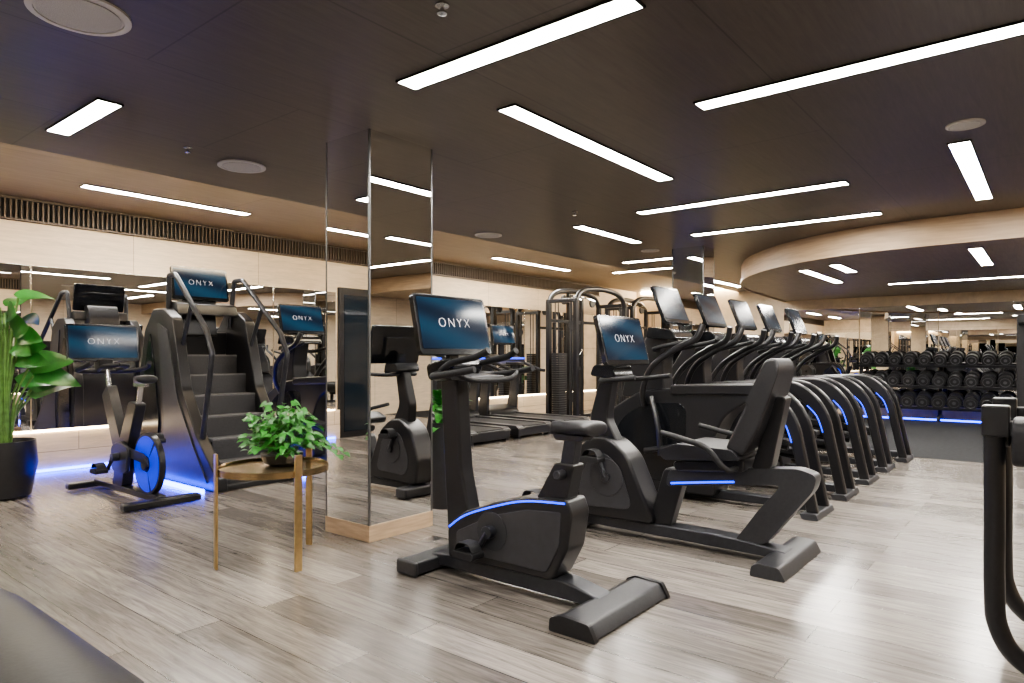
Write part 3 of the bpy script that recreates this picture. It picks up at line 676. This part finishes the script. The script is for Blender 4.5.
for i in range(340):
    a = random.uniform(0, 2 * math.pi); e = random.uniform(-.15, 1.3); R_ = random.uniform(.10, .25)
    p = Vector((math.cos(a) * math.cos(e) * R_ * 1.0, math.sin(a) * math.cos(e) * R_ * 1.0, max(.05, .12 + math.sin(e) * R_ * 1.2)))
    dirv = Vector((math.cos(a + random.uniform(-.9, .9)), math.sin(a + random.uniform(-.9, .9)), random.uniform(-.5, .6)))
    if p.z < .08: dirv.z = abs(dirv.z) * .3
    b.leaf(p, dirv, random.uniform(.045, .075), random.uniform(.035, .058), .7, up=Vector((random.uniform(-.8, .3), random.uniform(-.8, .3), 1)), n=5, heart=True)
    if i % 3 == 0: bs.tube([(0, 0, .07), tuple(p * .6 + Vector((0, 0, .05))), tuple(p)], .002, 5, 4)
for (a, L_) in ((-.45, .38), (-.75, .34)):
    pts = [Vector((math.cos(a) * t * L_, math.sin(a) * t * L_, .12 + .08 * math.sin(t * 2) - .14 * t * t)) for t in [k / 9 for k in range(10)]]
    bs.tube([tuple(p) for p in pts], .0025, 5, 2)
    for p in pts[3:]:
        for s in (-1, 1): b.leaf(p, (math.cos(a + s), math.sin(a + s), -.1), .065, .048, .6, n=5, heart=True)
b.obj('foliage', LEAF2, r, recalc=False); bs.obj('stems', STEM, r)

def big_plant(loc, sc, label, n=16, hgt=1.25, wide=1.0):
    r = root('potted_plant', loc, label, 'potted plant')
    b = B(); b.lathe([(.17 * sc, 0), (.20 * sc, .02), (.25 * sc, .30 * sc), (.235 * sc, .50 * sc), (.22 * sc, .50 * sc), (.215 * sc, .46 * sc), (.0001, .45 * sc)], (0, 0, 0), 36); b.obj('pot', POT, r)
    b = B(); b.lathe([(.0001, .455 * sc), (.214 * sc, .462 * sc)], (0, 0, 0), 30, cap=False); b.obj('soil', SOIL, r)
    b = B(); bs = B(); random.seed(int(sc * 100) + n)
    for i in range(n):
        a = i * 2.4 + random.uniform(-.3, .3); H = (.28 + .72 * ((i * 7) % n) / n) * hgt * sc; out = random.uniform(.08, .24) * sc
        p0 = Vector((math.cos(a) * .05, math.sin(a) * .05, .45 * sc)); p2 = Vector((math.cos(a) * out, math.sin(a) * out, .5 * sc + H))
        p1 = (p0 + p2) / 2 + Vector((-math.cos(a) * .04, -math.sin(a) * .04, .05))
        bs.tube([tuple(p0), tuple(p1), tuple(p2)], .010 * sc, 6, 4)
        up = Vector((-.95 + random.uniform(-.3, .3), -.75 + random.uniform(-.3, .3), .4))
        b.leaf(p2, (math.cos(a), math.sin(a), random.uniform(.1, .9)), random.uniform(.30, .40) * sc, random.uniform(.19, .25) * sc * wide, .9, up=up, n=9, fold=.12)
    b.obj('foliage', LEAF, r, recalc=False); bs.obj('stems', STEM, r)
big_plant((1.81, 7.16, 0), 1.0, 'large broad-leaved green plant in a black rounded pot by the mirror', 29, 1.32)
big_plant((14.6, 5.3, 0), .85, 'leafy green plant in a black pot near the far wall', 14, .8)

r = root('tall_planter', (3.99, 3.93, 0), 'tall round black planter with small green plant beside the column', 'potted plant')
b = B(); b.lathe([(.13, 0), (.165, .70), (.155, .70), (.15, .65), (.0001, .64)], (0, 0, 0), 32); b.obj('planter', POT, r)
b = B()
for i in range(70):
    a = random.uniform(0, 6.28); b.leaf((math.cos(a) * .06, math.sin(a) * .06, .64 + random.uniform(0, .28)), (math.cos(a), math.sin(a), random.uniform(.2, 1.6)), random.uniform(.12, .2), .07, .9, n=5)
b.obj('foliage', LEAF2, r, recalc=False)

# ------------------------------------------------------------------ bench
r = root('flat_bench', (.50, 2.02, 0), 'black vinyl bench with a thick rounded roll pad', 'bench')
b = B(); rings = []
for i in range(25):
    t = -1 + 2 * i / 24; k = max(.02, (1 - abs(t) ** 9) ** .5); y = t * .74
    rings.append([b.bm.verts.new((math.copysign(abs(math.cos(a)) ** .8, math.cos(a)) * .21 * k, y, .40 + math.copysign(abs(math.sin(a)) ** .9, math.sin(a)) * .15 * k)) for a in [math.tau * j / 28 for j in range(28)]])
for i in range(len(rings) - 1):
    for k in range(28): b.bm.faces.new((rings[i][k], rings[i][(k + 1) % 28], rings[i + 1][(k + 1) % 28], rings[i + 1][k]))
b.bm.faces.new(rings[0][::-1]); b.bm.faces.new(rings[-1])
b.obj('bench_pad', BENCHV, r, 0, angle=80)
b = B(); b.box((0, 0, .235), (.07, 1.1, .07)); 
for y in (-.48, .48): b.box((0, y, .13), (.06, .07, .24)); b.box((0, y, .025), (.4, .08, .05))
b.obj('bench_frame', MET, r, .01)

# near machine
r = root('strength_machine', (3.21, .18, 0), 'black tubular frame of a strength machine with padded seat', 'weight machine')
b = B()
for x in (0, .60):
    b.tube([(x, .0, 1.0), (x, 0, .9), (x, 0, .6), (x, 0, .32), (x, -.01, .20), (x, -.06, .10), (x, -.16, .048), (x, -.4, .040), (x, -.95, .040)], .035, 16, 6)
    b.box((x, -.005, .99), (.08, .09, .12))
b.box((.30, -.02, .92), (.60, .06, .06)); b.box((.30, -.6, .035), (.60, .06, .06)); b.box((.60, -.45, .98), (.06, .95, .06)); b.box((0, -.45, .96), (.06, .9, .06)); b.box((0, -.42, .5), (.07, .07, .92)); b.obj('frame', BLACK, r, .008)
b = B(); b.prism(rnd([(-.07, .82), (.18, .82), (.18, 1.0), (-.07, 1.0)], .05), -.75, -.055, 'y'); b.obj('arm_pad', VINYL, r, .015)
b = B(); b.box((.30, -.65, .45), (.4, .45, .08)); b.box((.30, -.65, .24), (.08, .08, .40)); b.obj('seat', VINYL, r, .02)

r = root('cable_post', (9.9, .29, 0.005), 'tall black upright cable post with pulley on a flat base', 'weight machine')
b = B(); b.box((0, 0, .035), (.5, .40, .06)); b.box((0, -.05, .86), (.16, .20, 1.66)); b.box((-.1, -.05, 1.66), (.36, .18, .10)); b.obj('frame', BLACK, r, .012)
b = B(); b.cyl((-.24, -.07, 1.52), (-.24, -.03, 1.52), .07, 20); b.obj('pulley', GREY, r, .004)
b = B(); b.cyl((-.24, -.05, 1.46), (-.24, -.05, .35), .006, 6); b.obj('cable', BLACK, r)

b = B(); b.box((0, 0, .002), (.14, .10, .004)); tag(b.obj('floor_socket', STEEL, loc=(3.2, 3.28, 0), bevel=.001), 'small square metal floor socket plate', 'floor socket')

# ------------------------------------------------------------------ world + camera
w = bpy.data.worlds.new('World'); S.world = w; w.use_nodes = True
w.node_tree.nodes['Background'].inputs[0].default_value = (.02, .02, .025, 1); w.node_tree.nodes['Background'].inputs[1].default_value = .5
cam = bpy.data.cameras.new('Camera'); co = bpy.data.objects.new('Camera', cam); COL.objects.link(co)
cam.lens = 23.7; cam.sensor_width = 36; cam.shift_y = 14.5 / 1024; cam.clip_start = .05
co.location = (0, 0, 1.24); co.rotation_euler = (R90, 0, math.radians(38.8 - 90))
S.camera = co
